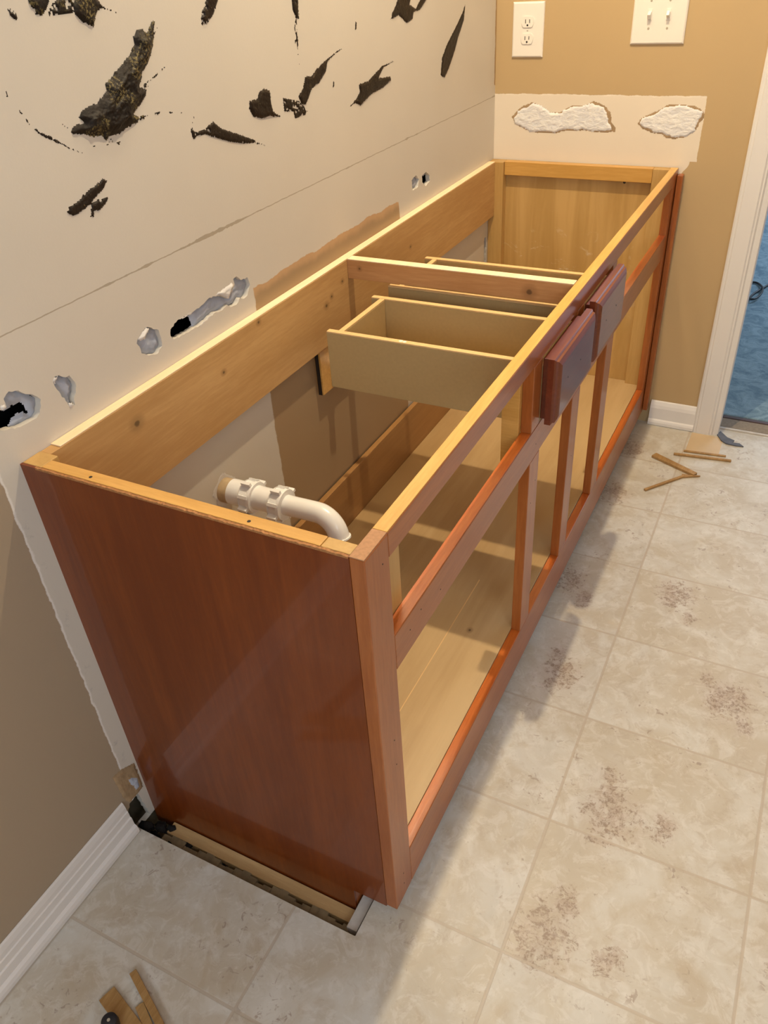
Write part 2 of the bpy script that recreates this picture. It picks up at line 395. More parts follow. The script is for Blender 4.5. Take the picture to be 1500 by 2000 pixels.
M['subfloor'] = plain('dirty_subfloor', lin(150,134,104), .9, var=.35, sc=45, bump=.8)
M['mould'] = plain('black_dirt', lin(22,17,14), .9, var=.5, sc=70, bump=1.0)
M['grey_strip'] = plain('tack_strip', lin(150,134,114), .9, var=.2, sc=120, bump=.4)
M['dark_wood'] = plain('dark_threshold', lin(72,44,30), .5)
M['tile_edge'] = plain('underlay_edge', lin(206,198,188), .7, var=.15, sc=60)
M['tan_patch'] = plain('tan_floor_patch', lin(206,180,142), .4, var=.06, sc=14)
M['caulk'] = plain('grey_scrap', lin(92,92,98), .6, var=.3, sc=50)

# ------------------------------------------------------------------ structure
LW = 1.83
# left wall: sheet of drywall with the real holes cut through
H = {}
H['a'] = wl([(-70,960),(0,965),(40,945),(20,900),(50,855),(90,850),(150,868),(200,875),(240,900),(235,980),(215,1010),(150,1045),(100,1065),(40,1080),(-70,1085)], 3, 0, 480)
H['b'] = wl([(320,768),(345,758),(370,770),(405,760),(440,800),(445,840),(435,900),(440,930),(410,945),(385,910),(355,870),(330,840),(312,800)], 3, 0, 480)
H['c'] = wl([(805,550),(850,480),(890,480),(930,495),(945,540),(950,590),(920,635),(870,645),(830,630),(815,590),(800,575)], 3, 0, 480)
H['d'] = wl([(1000,490),(1040,435),(1100,405),(1120,400),(1180,350),(1230,305),(1290,290),(1340,310),(1360,260),(1375,225),(1365,195),(1385,180),(1410,200),(1450,185),(1465,230),(1450,290),(1430,310),(1405,305),(1390,340),(1350,360),(1330,345),(1300,380),(1260,390),(1220,430),(1165,470),(1130,490),(1080,520),(1020,550),(1000,530)], 3, 0, 480)
H['e'] = wl([(1010,880),(1030,855),(1045,875),(1040,915),(1015,930)], 2.5, 400, 0)
H['f'] = wl([(1060,860),(1080,838),(1098,855),(1100,885),(1078,908),(1062,890)], 2.5, 400, 0)
ring = lambda cy, cz, r, k, s: [(cy+r*(1+.12*math.sin(5*a+s)+.08*math.sin(11*a))*math.cos(a), cz+r*(1+.1*math.cos(4*a+s))*math.sin(a)) for a in [2*math.pi*i/k for i in range(k)]]
H['g'] = ring(.386, .500, .030, 26, .4)
H['h'] = ring(.428, .412, .026, 16, 1.0)
H['j'] = [(1.762,.455),(1.782,.455),(1.782,.572),(1.762,.572)]
H['i'] = [(-.060,-.02),(-.058,.035),(-.043,.060),(-.020,.060),(-.016,.02),(-.012,-.02)]
def subdiv(poly, seed, amp=.0012, step=.004):
    rnd_ = random.Random(seed); out = []
    for i in range(len(poly)):
        a = poly[i]; b = poly[(i+1) % len(poly)]; L = math.dist(a, b); k = max(1, int(L/step))
        for j in range(k):
            t = j/k; jit = amp if j else amp*.4
            out.append((a[0]+(b[0]-a[0])*t+rnd_.uniform(-jit, jit), a[1]+(b[1]-a[1])*t+rnd_.uniform(-jit, jit)))
    return out
for i_, k_ in enumerate(H): H[k_] = subdiv(H[k_], i_)
def sheet(outer, holes, depth, mat, name):
    cu = bpy.data.curves.new(name, 'CURVE'); cu.dimensions = '2D'; cu.fill_mode = 'BOTH'; cu.extrude = depth/2
    for pl in [outer]+holes:
        s_ = cu.splines.new('POLY'); s_.points.add(len(pl)-1); s_.use_cyclic_u = True
        for p_, (a, b) in zip(s_.points, pl): p_.co = (a, b, 0, 1)
    o = bpy.data.objects.new('tmp', cu); C.objects.link(o)
    dg = bpy.context.evaluated_depsgraph_get(); me = bpy.data.meshes.new_from_object(o.evaluated_get(dg))
    bpy.data.objects.remove(o, do_unlink=True); bpy.data.curves.remove(cu)
    me.transform(Matrix(((0,0,1,-depth/2),(1,0,0,0),(0,1,0,0),(0,0,0,1))))
    me.materials.clear(); me.materials.append(mat); return me
wall_left = struct(link('wall_left', sheet([(-2.6,-.02),(1.83,-.02),(1.83,2.44),(-2.6,2.44)], list(H.values()), .012, M['wall_left'], 'wl')))
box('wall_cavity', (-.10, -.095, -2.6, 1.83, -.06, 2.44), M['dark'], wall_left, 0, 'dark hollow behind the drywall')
# crushed board seen inside the holes
def shrink_relief(name, poly, hgt, mat, parent, base, label, seed):
    bm = relief([(poly, hgt, 0)], .002, 'x', 0.0, seed)
    for v in bm.verts: v.co.x += base
    return link(name, done(bm, mat, 0, smooth=True), parent, label)
def grow(poly, k=1.12):
    cx = sum(p[0] for p in poly)/len(poly); cy = sum(p[1] for p in poly)/len(poly)
    return [(cx+(x-cx)*k, cy+(y-cy)*k) for x, y in poly]
gb = 'crushed_drywall'
shrink_relief(gb, wl([(0,965),(40,945),(10,900),(50,845),(90,840),(150,858),(200,868),(250,895),(245,985),(220,1020),(150,1055),(80,1085),(75,1070),(100,1020),(140,985),(165,970),(198,995),(170,945),(150,930),(90,962),(60,985),(20,962)], 3, 0, 480), .006, M['gyp_blue'], wall_left, -.012, 'blue grey crushed board in the leftmost hole', 3)
shrink_relief(gb, grow(H['b']), .006, M['gyp_blue'], wall_left, -.010, 'crushed grey board in the teardrop hole', 4)
shrink_relief(gb, grow(H['c']), .006, M['gyp_blue'], wall_left, -.010, 'pale crushed board in the round hole', 5)
shrink_relief(gb, wl([(1110,395),(1180,345),(1230,300),(1290,285),(1340,300),(1380,170),(1470,185),(1470,240),(1450,300),(1430,320),(1405,315),(1390,345),(1350,365),(1300,390),(1260,400),(1220,440),(1165,480),(1120,500),(1095,510),(1150,465)], 3, 0, 480), .006, M['gyp_blue'], wall_left, -.011, 'grey crushed board in the long torn hole', 6)
shrink_relief(gb, grow(H['e']), .005, M['gyp_blue'], wall_left, -.009, None, 7)
shrink_relief(gb, wl([(1060,850),(1080,835),(1100,850),(1088,862),(1070,866)], 2.5, 400, 0), .005, M['gyp_blue'], wall_left, -.011, None, 8)
# raised torn paper lips round the holes
def lip(polys, name='torn_paper', mat='gyp_white', label='white torn paper edge', plane='x', parent=None, h=.0016, seed=21):
    bm = relief([(p, h, 0) for p in polys], .0015, plane, .0002, seed)
    return link(name, done(bm, M[mat], 0, smooth=True), parent or wall_left, label)
lip([wl(q, 3, 0, 480) for q in (
    [(0,930),(20,925),(45,945),(35,962),(0,965)], [(800,548),(850,478),(885,480),(862,520),(850,550),(820,560)],
    [(1250,290),(1355,215),(1372,228),(1360,262),(1340,312),(1290,292)], [(1160,470),(1215,425),(1260,388),(1250,405),(1180,472)],
    [(395,915),(440,925),(432,945),(405,945)], [(305,790),(320,765),(350,758),(325,800),(328,835)],
    [(1030,440),(1080,408),(1130,380),(1120,400),(1060,432)])], h=.003)
lip([ring(.386, .500, .034, 30, .4)], 'rough_hole_rim', 'gyp_white', 'chipped rim of the pipe hole', h=.0005)
# damaged strip at the floor beside the cabinet
lip([[(-.056,.155),(-.03,.150),(-.004,.135),(-.004,.062),(-.020,.060),(-.045,.062),(-.052,.09)]], 'damaged_plaster', 'paper', 'peeled brown patch low on the wall', h=.003, seed=33)
lip([[(-.035,.125),(-.02,.118),(-.006,.10),(-.008,.07),(-.03,.07)]], 'damaged_plaster', 'gyp_blue', 'grey green peeled patch low on the wall', h=.005, seed=35)

# far wall with door opening
def wallslab(name, b, mat): return struct(box(name, b, mat, None, 0))
bm = bmesh.new(); bm_box(bm, -.1, .765, LW, LW+.12, -.06, 2.44); bm_box(bm, .765, 1.60, LW, LW+.12, 2.05, 2.44); bm_box(bm, 1.60, 2.3, LW, LW+.12, -.06, 2.44)
wall_far = struct(link('wall_far', done(bm, M['wall_far'])))
T1 = wf([(245,570),(262,550),(300,520),(350,498),(400,515),(440,550),(480,548),(540,515),(600,515),(650,492),(700,515),(725,545),(735,590),(758,620),(750,645),(690,648),(620,640),(540,638),(500,640),(460,655),(420,650),(340,645),(290,620),(255,600)], 2.5, 900, 0)
T2 = wf([(862,600),(880,575),(950,545),(1010,512),(1080,508),(1150,520),(1190,545),(1185,575),(1160,610),(1150,635),(1100,670),(1040,680),(1000,672),(980,655),(930,648),(880,625)], 2.5, 900, 0)
def wfl(poly, mat, h, label, seed, name):
    bm = relief([(subdiv(poly, seed, .0015, .006), h, 0)], .002, 'y', .0002, seed)
    return link(name, done(bm, M[mat], 0, smooth=True), wall_far, label)
def wander(T, seed, lo, hi):
    T = subdiv(T, seed, .0006, .004); cx_ = sum(p[0] for p in T)/len(T); cz_ = sum(p[1] for p in T)/len(T); out = []
    for x_, z_ in T:
        k_ = lo+(hi-lo)*float(fbm(np.array([x_*45.]), np.array([z_*45.]), seed)[0]); out.append((cx_+(x_-cx_)*k_, cz_+(z_-cz_)*(k_-.0)))
    return out
for k_, T in enumerate((T1, T2)):
    wfl(wander(T, 61+k_, .96, 1.06), 'paper', .0007, 'brown torn paper rim', 41+k_, 'torn_paper')
    o_ = wfl(wander(T, 71+k_, .86, 1.08), 'plaster', .0030, 'white gouged plaster patch', 51+k_, 'torn_plaster')
struct(link('floor', (lambda b: (bm_box(b, 0, 2.3, -2.6, -.052, -.05, 0), bm_box(b, .483, 2.3, -.052, LW+.035, -.05, 0), done(b, M['floor']))[2])(bmesh.new())))
floor = bpy.data.objects['floor']
box('subfloor', (-.1, 2.3, -2.6, LW+.2, -.09, -.056), M['subfloor'], floor, 0, 'dirty bare subfloor in the cut-out')
# layered edges of the cut-out
bm = bmesh.new()
for i in range(26):
    t = i/26; x0 = .05+.43*t
    bm_box(bm, x0, x0+.43/26+.0005, -.050+.004*math.sin(i*2.1), -.030+.005*math.sin(i*1.3), -.056, -.026+.0012*math.sin(i*3.7))
link('underlay_edge', done(bm, M['subfloor']), floor, 'grey broken underlay edge')
box('plywood_edge', (.05, .466, -.026, -.002, -.056, -.026), M['ply'], floor, .001, 'pale plywood strip along the cut-out')
box('plywood_edge', (.458, .478, -.040, .03, -.056, -.012), M['tile_edge'], floor, .001, 'pale strip at the toe kick')
bm = relief([([(-.058,-.03),(-.054,-.008),(-.03,-.002),(.0,-.008),(.02,-.03)], .01, 0)], .003, 'x', 0, 5)
bm.free()
bm = bmesh.new(); rr = random.Random(4)
for i in range(46):
    t = rr.random()**1.6; x = .006+.20*t; y = -.046+.032*rr.random(); s = .004+.008*rr.random()*(1-t*.5); z = -.045+.03*rr.random()*(1-t)
    bmesh.ops.create_icosphere(bm, subdivisions=1, radius=s, matrix=Matrix.Translation((x, y, z)) @ Matrix.Diagonal((1.4, .9, .7, 1)))
for v in bm.verts: v.co += Vector((rr.uniform(-.0015,.0015), rr.uniform(-.0015,.0015), rr.uniform(-.0015,.0015)))
o = link('black_debris', done(bm, M['mould']), floor, 'black mouldy crumbs in the corner'); o['kind'] = 'stuff'
# run of holes and nicks between the rail and the splash line
box('floor_patch', (.704, .80, 1.690, 1.808, .0, .0006), M['tan_patch'], floor, 0, 'tan rectangle on the floor by the door casing')  # flat tan rectangle laid on the tiles
# baseboards (profiled)
def baseboard(name, axis, a0, a1, off, parent=None, hgt=.083):
    pr = [(0,0),(.0175,0),(.0195,.004),(.0195,.012),(.0175,.019),(.0135,.0225),(.0125,.023),(.0115,.040),(.0112,.0415),(.0085,.043),(.0080,.058),(.0062,.060),(.0058,.070),(.0035,hgt-.003),(.0012,hgt),(.0,hgt)]
    if axis == 'x': pr = [(0,0),(.0165,0),(.019,.003),(.019,.012),(.0165,.018),(.0125,.022),(.0118,.060),(.009,.070),(.004,hgt-.003),(.0012,hgt),(0,hgt)]
    if axis == 'y': poly = [(off+a, b) for a, b in pr]; bm = prism(poly, 'y', a0, a1)
    else: poly = [(off-a, b) for a, b in pr]; bm = prism(poly, 'x', a0, a1)
    return struct(link(name, done(bm, M['trim'])))
baseboard('baseboard_left', 'y', -2.6, -.058, 0.0005)
baseboard('baseboard_far', 'x', .562, .704, LW-.0005)
# door casing and jamb
def casing(name, x0, dirn):
    w_ = .078; pr = [(0,0),(0,.012),(.004,.015),(.010,.0155),(.012,.0175),(.050,.0195),(.054,.0165),(.058,.0165),(.062,.012),(w_-.002,.0105),(w_,.008),(w_,0)]
    poly = [(x0+dirn*a, LW-b) for a, b in pr]; return poly
struct(link('trim_1', done(prism(casing('c', .703, 1), 'z', .0, 2.12), M['trim'])))
struct(link('trim_2', done(prism(casing('c', 1.668, -1), 'z', .0, 2.12), M['trim'])))
struct(box('trim_3', (.765, .778, LW+.004, LW+.12, -.05, 2.05), M['trim'], None, .001))
struct(box('trim_4', (.703, 1.668, LW-.018, LW-.001, 2.06, 2.12), M['trim'], None, .001))
# threshold & bedroom floor
struct(box('trim_5', (.775, 1.60, LW+.036, LW+.044, -.05, .004), M['tile_edge'], None, .001))
struct(box('trim_6', (.775, 1.60, LW+.045, LW+.13, -.05, -.010), M['grey_strip'], None, .001))
struct(box('trim_7', (.775, 1.60, LW+.131, LW+.150, -.05, -.008), M['dark_wood'], None, .003))
fb = struct(box('floor_bedroom', (-.6, 3.4, LW+.152, 5.2, -.08, -.006), M['carpet'], None, .004)); fb.name = 'floor_2'
wallslab('wall_right', (2.3, 2.4, -2.6, LW+.12, -.06, 2.44), M['tan_plain'])
wallslab('wall_near', (-.1, 2.4, -2.7, -2.6, -.06, 2.44), M['tan_plain'])
wallslab('ceiling', (-.1, 2.4, -2.7, LW+.12, 2.44, 2.5), M['ceil'])
wallslab('wall_bedroom_far', (-.6, 3.4, 5.2, 5.3, -.06, 2.44), M['ceil'])
wallslab('wall_bedroom_left', (-.7, -.6, LW+.15, 5.2, -.06, 2.44), M['ceil'])

# ------------------------------------------------------------------ vanity cabinet
D = .538; ZT = .79
cab = thing('vanity_cabinet', 'long open-topped reddish brown wooden vanity cabinet without doors against the patched white wall', 'cabinet', (.27, .915, -.055))
# near end panel with toe notch
poly = [(0,-.055),(.455,-.055),(.455,.036),(.518,.036),(.518,.789),(0,.789)]
link('end_panel', done(prism(poly, 'y', .0, .0042), M['cherry_end']), cab, 'glossy red brown veneered end panel')
# chipped veneer lip on the panel's top edge
rr = random.Random(2); up_e = []; x = .03
while x < .517:
    up_e.append((x, .7893+rr.uniform(0, .0017))); x += rr.uniform(.0015, .006)
bm = prism([(.03,.787)]+up_e[::1]+[(.517,.789),(.517,.787)], 'y', -.0006, .0030)
link('chipped_edge', done(bm, M['chip']), cab, 'chipped pale veneer edge')
n = NT('scuffed_maple'); mp = n.mapping(scale=(14, 14, 1.2)); g = n.noise(mp, 1.6, 5, .6, .6)
c = n.mix(n.smooth(g, .3, .68), lin(184,144,80), lin(204,164,100))
sc_ = n.noise(n.mapping(scale=(1, 1, 1.6), rot=(0, .5, 0)), 16, 6, .7, 1.0); msk = n.smooth(n.dist((-.15, .905, .525), (.8, 0, 2.2)), .05, .45, 1, 0)
c = n.mix(n.math('MULTIPLY', n.math('MULTIPLY', n.smooth(sc_, .56, .66), msk), .6), c, lin(226,212,184))
M['maple_scuff'] = n.fin(c, .45, .15)
link('end_panel', done(prism([(0,-.05),(.518,-.05),(.518,ZT),(0,ZT)], 'y', 1.820, 1.8245), M['maple_scuff']), cab, 'pale maple end panel at the far wall')
box('end_rail', (.036, .478, .0045, .024, .750, ZT), M['maple_x'], cab)
box('end_rail', (.046, .474, 1.800, 1.8195, .752, ZT), M['maple_x'], cab)
box('corner_post', (.0005, .0355, .0045, .036, -.05, ZT-.0005), M['maple_z'], cab)
box('corner_post', (.4785, .5175, .0045, .024, .05, ZT-.0005), M['maple_z'], cab)
box('corner_post', (.0005, .0455, 1.790, 1.8195, -.05, ZT-.0005), M['maple_z'], cab)
box('corner_post', (.4745, .5175, 1.800, 1.8195, .05, ZT-.0005), M['maple_z'], cab)
# rear rail with raw sawn top edge
box('rear_rail', (.0005, .020, .0365, 1.7895, .635, .7885), M['pine_y'], cab, .0008, 'knotty pine rear rail')
box('rail_edge', (.0005, .0195, .056, 1.7895, .7886, .7905), M['rawpine'], bpy.data.objects['rear_rail'], .0005, 'pale raw top edge')
cb = box('cross_brace', (.0202, .5175, .886, .909, .748, .7885), M['pine_x'], cab, .0008, 'knotty cross brace')
box('brace_edge', (.0205, .517, .8862, .9088, .7886, .7905), M['rawpine'], cb, .0005, 'pale raw top edge')
# face frame
tr = box('top_rail', (.518, D, .057, 1.772, .752, .7885), M['cherry_y'], cab, .0012)
box('rail_edge', (.518, .5372, .057, 1.772, .7886, ZT+.0002), M['maple_y'], tr, .0006, 'worn yellow top edge of the front rail')
mr = box('middle_rail', (.518, D, .057, 1.772, .560, .622), M['cherry_y'], cab, .0012)
box('rail_edge', (.5185, D-.0008, .0572, 1.7718, .6221, .6231), M['amber_glow_y'], mr, .0004, 'glossy varnished top edge with its orange glow painted in')
br = prism([(.518,.040),(D,.040),(D,.137),(.518,.137)], 'y', .057, 1.772)
br = link('bottom_rail', done(br, M['cherry_y'], .0012), cab)
box('rail_edge', (.5185, D-.0008, .0572, 1.7718, .1371, .1381), M['amber_glow_y'], br, .0004, 'glossy varnished top edge with its orange glow painted in')
s0 = box('stile', (.518, D, 0, .0568, .040, .7885), M['cherry_z'], cab, .0014, 'corner stile at the near end')
box('end_grain', (.518, .5372, .0005, .0565, .7886, ZT+.0002), M['endgrain'], s0, .0004, 'bare end grain on top')
s1 = box('stile', (.518, D, 1.7722, 1.826, .040, .7885), M['cherry_z'], cab, .0014, 'corner stile at the far wall')
box('end_grain', (.518, .5372, 1.7725, 1.8255, .7886, ZT+.0002), M['maple_y'], s1, .0004)
for y0, y1 in ((.600,.655),(.872,.930),(1.150,1.212)):
    box('stile', (.518, D, y0, y1, .1382, .5598), M['cherry_z'], cab, .0014)
for y0, y1 in ((.597,.641),(.857,.898),(1.122,1.160)):
    box('short_stile', (.518, D, y0, y1, .6232, .7518), M['cherry_z'], cab, .0014)
for y0, y1 in ((.586,.600),(1.186,1.200)):
    box('runner_block', (.486, .5178, y0, y1, .560, .722), M['maple_x'], cab, .001, 'pale wooden runner block')
box('runner_block', (.500, .5178, .030, .120, .600, .735), M['maple_z'], cab, .001, 'pale wooden runner block')
box('scribe_strip', (.5392, .555, 1.806, 1.8290, .052, .775), M['cherry_z'], cab, .002, 'narrow dark trim strip at the far wall')
box('bottom_panel', (.018, .5178, .0045, 1.8195, .128, .140), M['shelf'], cab, .0008, 'pale birch bottom shelf')
box('back_board', (.004, .0175, .037, 1.7895, .118, .277), M['backboard'], cab, .0008, 'low birch board along the back')
box('toe_kick', (.447, .4548, .0045, 1.819, -.055, .127), M['cherry_y'], cab, .001)
box('shelf_line', (.3985, .4005, .06, .72, .1401, .1404), M['mdfedge'], cab, 0, 'pale line along the shelf')  # thin pale line laid lengthwise on the shelf
# nail holes
def dots(name, pts, parent, axis, r=.0013, mat='slot', label='small dark hole'):
    for p in pts:
        bm = bmesh.new()
        rot = {'x': Matrix.Rotation(math.pi/2, 4, 'Y'), 'y': Matrix.Rotation(math.pi/2, 4, 'X'), 'z': Matrix.Identity(4)}[axis]
        bmesh.ops.create_cone(bm, cap_ends=True, segments=10, radius1=r, radius2=r*.7, depth=.0008, matrix=Matrix.Translation(p) @ rot)
        link(name, done(bm, M[mat]), parent, label)
dots('nail_hole', [(D,.035,.44),(D,.036,.385),(D,.03,.105),(D,.03,.075),(D,.10,.595),(D,.135,.602),(D,.20,.585),(D,.63,.585),(D,.64,.50),(D,.62,.46),(D,.9,.58),(D,.905,.40),(D,1.79,.45),(D,.04,.755)], cab, 'x')
dots('screw_hole', [(.12,.012,ZT),(.375,.012,ZT)], cab, 'z', .003, 'slot', 'dark screw hole in the end rail')
dots('screw_hole', [(.397,1.8195,.746)], cab, 'y', .004, 'slot', 'dark screw hole in the far panel')
# drawers
def drawer(y0, y1, fy0, fy1, fz0, fz1, holes, label, xb):
    bm = bmesh.new(); t = .0125; xf = .5545; xs = .5370
    bm_box(bm, xb, xs, y0, y0+t, .616, .7315); bm_box(bm, xb, xs, y1-t, y1, .616, .7315)
    bm_box(bm, xb+.020, xb+.032, y0+t+.0003, y1-t-.0003, .620, .7315)
    bm_box(bm, xs-.0125, xs, y0+t+.0003, y1-t-.0003, .620, .7315)
    bm_box(bm, xb+.0325, xs-.013, y0+t+.0003, y1-t-.0003, .624, .630)
    d = link('drawer', done(bm, M['mdf'], .0006), cab, label)
    bm = bmesh.new()
    bm_box(bm, xb+.0001, xs, y0+.0001, y0+t-.0001, .7316, .7352); bm_box(bm, xb+.0001, xs, y1-t+.0001, y1-.0001, .7316, .7352)
    bm_box(bm, xb+.0203, xb+.0317, y0+t+.0003, y1-t-.0003, .7316, .7345)
    link('drawer_edge', done(bm, M['mdfedge'], .0008), d, 'pale rounded top edges')
    box('gap_filler', (xs+.0002, .5488, y0+.001, y1-.001, .630, .747), M['cherry_front'], d, .0008, 'dark red filler added in the gap behind the drawer front')  # filler added to darken the open gap behind the front
    # front with moulded edge
    bm = bmesh.new(); x0, x1 = .549, .571
    def rect(x, i): return [bm.verts.new((x, a, b)) for a, b in ((fy0+i, fz0+i),(fy1-i, fz0+i),(fy1-i, fz1-i),(fy0+i, fz1-i))]
    R_ = [rect(x0, 0), rect(x0+.011, 0), rect(x0+.0125, .002), rect(x0+.0135, .0035), rect(x0+.0175, .0045), rect(x1-.0015, .010), rect(x1, .014)]
    for a, b in zip(R_, R_[1:]):
        for k in range(4): bm.faces.new((a[k], a[(k+1) % 4], b[(k+1) % 4], b[k]))
    bm.faces.new(R_[0][::-1]); bm.faces.new(R_[-1])
    f = link('drawer_front', done(bm, M['cherry_front']), d, 'glossy dark red moulded drawer front')
    dots('handle_hole', [(x1, a, b) for a, b in holes], d, 'x', .0018, 'slot', 'small handle screw hole')
    return d
drawer(.645, .845, .634, .872, .626, .752, [(.69,.697),(.77,.695)], 'pale fibreboard drawer nearest the pipe, slightly open', .104)
drawer(.903, 1.105, .893, 1.118, .628, .758, [(.954,.699),(1.034,.70)], 'pale fibreboard drawer beneath the cross brace, slightly open', .108)
dots('paint_drip', [(.27,.651,.7352),(.262,.652,.7354)], bpy.data.objects['drawer'], 'z', .0045, 'white_plastic', 'white drip on the drawer edge')

# ------------------------------------------------------------------ drain pipe
pipe = thing('drain_pipe', 'white plastic drain pipe with elbow sticking out of the wall inside the cabinet', 'pipe', (0.0, .386, .500))
py = .388; pz = .501
def tube(name, pts, rads, mat, parent, label=None, n=36, ends=(True, True), extra=None):
    bm = bmesh.new(); bm_ring_tube(bm, pts, rads, n, closed_ends=ends)
    if extra: extra(bm)
    return link(name, done(bm, M[mat], 0, smooth=False), parent, label)
def sm(o, ang=40):
    for p in o.data.polygons: p.use_smooth = True
    try: o.data.set_sharp_from_angle(angle=math.radians(ang))
    except Exception: pass
    return o
sm(tube('wall_stub', [(-.03,.386,.500),(.026,.386,.501)], [.0245,.0245], 'grime', pipe, 'pipe stub smeared with tan putty'))
sm(tube('pipe_sleeve', [(.020,.3865,.501),(.052,.387,.501)], [.0255,.0255], 'pvc', pipe))
def nut(name, x0, dirn=1):
    bm = bmesh.new()
    bm_ring_tube(bm, [(x0,py,pz),(x0+.003,py,pz),(x0+.003,py,pz),(x0+.020,py,pz),(x0+.020,py,pz),(x0+.026,py,pz)], [.0300,.0312,.0288,.0288,.0312,.0300], 40)
    for k in range(8):
        a = 2*math.pi*k/8+.3; big = (k % 2 == 0)
        hgt = .0085 if big else .0035
        m = Matrix.Translation((x0+.013, py, pz)) @ Matrix.Rotation(a, 4, 'X') @ Matrix.Translation((0, 0, .0285+hgt/2)) @ Matrix.Diagonal((.020, .006, hgt+.003, 1))
        bmesh.ops.create_cube(bm, size=1.0, matrix=m)
    return sm(link(name, done(bm, M['pvc']), pipe, 'ribbed slip nut with wing tabs'), 35)
nut('slip_nut', .050); 
sm(tube('pipe_body', [(.072,py,pz),(.122,py,pz)], [.0235,.0235], 'pvc', pipe))
nut('slip_nut', .116)
# elbow
pts = [(.130,py,pz),(.208,py,pz+.002)]; rad = [.0195,.0195]
cx, cz, R_ = .213, pz+.002-.043, .043
for i in range(1, 15):
    a = math.radians(78*i/14); pts.append((cx+R_*math.sin(a), py-.0006*i, cz+R_*math.cos(a))); rad.append(.0195)
e = Vector(pts[-1]); dv = (Vector(pts[-1])-Vector(pts[-2])).normalized(); pe = e+dv*.004
pts.append(tuple(pe)); rad.append(.0195)
sm(tube('elbow', pts, rad, 'pvc', pipe, ends=(True, False)))
bm = bmesh.new(); q = pe-dv*.001
bm_ring_tube(bm, [q, q+dv*.003], [.0222,.0222], 40); 
sm(link('end_flange', done(bm, M['pvc']), pipe))

# valve block further along the wall
vb = thing('valve_backer', 'small plywood block with white plastic fitting on the wall behind the drawer', 'fitting', (0.001, .80, .53))
box('plywood_block', (.001, .016, .745, .90, .530, .632), M['maple_x'], vb, .001)
box('ply_layer', (.003, .012, .7440, .7448, .530, .632), M['slot'], vb, 0, 'dark glue line of the plywood')
sm(tube('white_fitting', [(.016,.80,.585),(.030,.80,.585),(.030,.80,.585),(.050,.80,.585)], [.016,.016,.012,.012], 'pvc', vb))

# ------------------------------------------------------------------ outlet, switch
pl = thing('wall_outlet', 'white duplex power outlet on the tan wall left of the light switches', 'outlet', (.0915, LW, 1.12))
def plate(x0, x1, z0, z1, parent):
    bm = bmesh.new(); cx_, cz_ = (x0+x1)/2, (z0+z1)/2
    R_ = []
    for (i, d) in ((0, .0), (0, .0025), (.0012, .0045), (.004, .0062)):
        R_.append([bm.verts.new((a, LW-d, b)) for a, b in ((x0+i,z0+i),(x1-i,z0+i),(x1-i,z1-i),(x0+i,z1-i))])
    for a, b in zip(R_, R_[1:]):
        for k in range(4): bm.faces.new((a[k], a[(k+1) % 4], b[(k+1) % 4], b[k]))
    bm.faces.new(R_[0]); bm.faces.new(R_[-1])
    return link('cover_plate', done(bm, M['white_plastic']), parent)
plate(.048, .136, 1.055, 1.185, pl)
for zc in (1.139, 1.100):
    pts_ = []
    for k in range(32):
        a = 2*math.pi*k/32; pts_.append((.0915+.0172*math.cos(a), zc+max(-.0125, min(.0125, .0172*math.sin(a)))))
    sock = link('socket', done(prism(pts_, 'y', LW-.0085, LW-.006), M['white_plastic'], 0), pl)
    bm = bmesh.new()
    bm_box(bm, .0850, .0868, LW-.0090, LW-.0084, zc-.003, zc+.006); bm_box(bm, .0962, .0980, LW-.0090, LW-.0084, zc-.002, zc+.006)
    bmesh.ops.create_cone(bm, cap_ends=True, segments=14, radius1=.0024, radius2=.0024, depth=.0006, matrix=Matrix.Translation((.0915, LW-.0087, zc-.0075)) @ Matrix.Rotation(math.pi/2, 4, 'X'))
    link('slots', done(bm, M['slot']), sock, 'dark plug slots')
box('centre_screw', (.0895, .0935, LW-.0072, LW-.0062, 1.1180, 1.1200), M['brush'], pl, .0003)
sw = thing('light_switch', 'white double toggle light switch plate on the tan wall near the doorway', 'switch', (.435, LW, 1.15))
plate(.369, .503, 1.083, 1.213, sw)
for xc, upd in ((.412, 1), (.458, -1)):
    bm = bmesh.new(); bm_box(bm, xc-.0055, xc+.0055, LW-.0075, LW-.0060, 1.136, 1.161)
    fr = link('toggle_frame', done(bm, M['white_plastic'], .0004), sw)
    m = Matrix.Translation((xc, LW-.011, 1.1485)) @ Matrix.Rotation(math.radians(28*upd), 4, 'X') @ Matrix.Diagonal((.0078, .017, .0115, 1))
    bm = bmesh.new(); bmesh.ops.create_cube(bm, size=1, matrix=m)
    link('toggle', done(bm, M['white_plastic'], .001), sw)
for xc in (.412, .458):
    for zc in (1.1185, 1.1785):
        bm = bmesh.new(); bmesh.ops.create_cone(bm, cap_ends=True, segments=14, radius1=.003, radius2=.0022, depth=.0012, matrix=Matrix.Translation((xc, LW-.0066, zc)) @ Matrix.Rotation(math.pi/2, 4, 'X'))
        link('plate_screw', done(bm, M['brush']), sw)

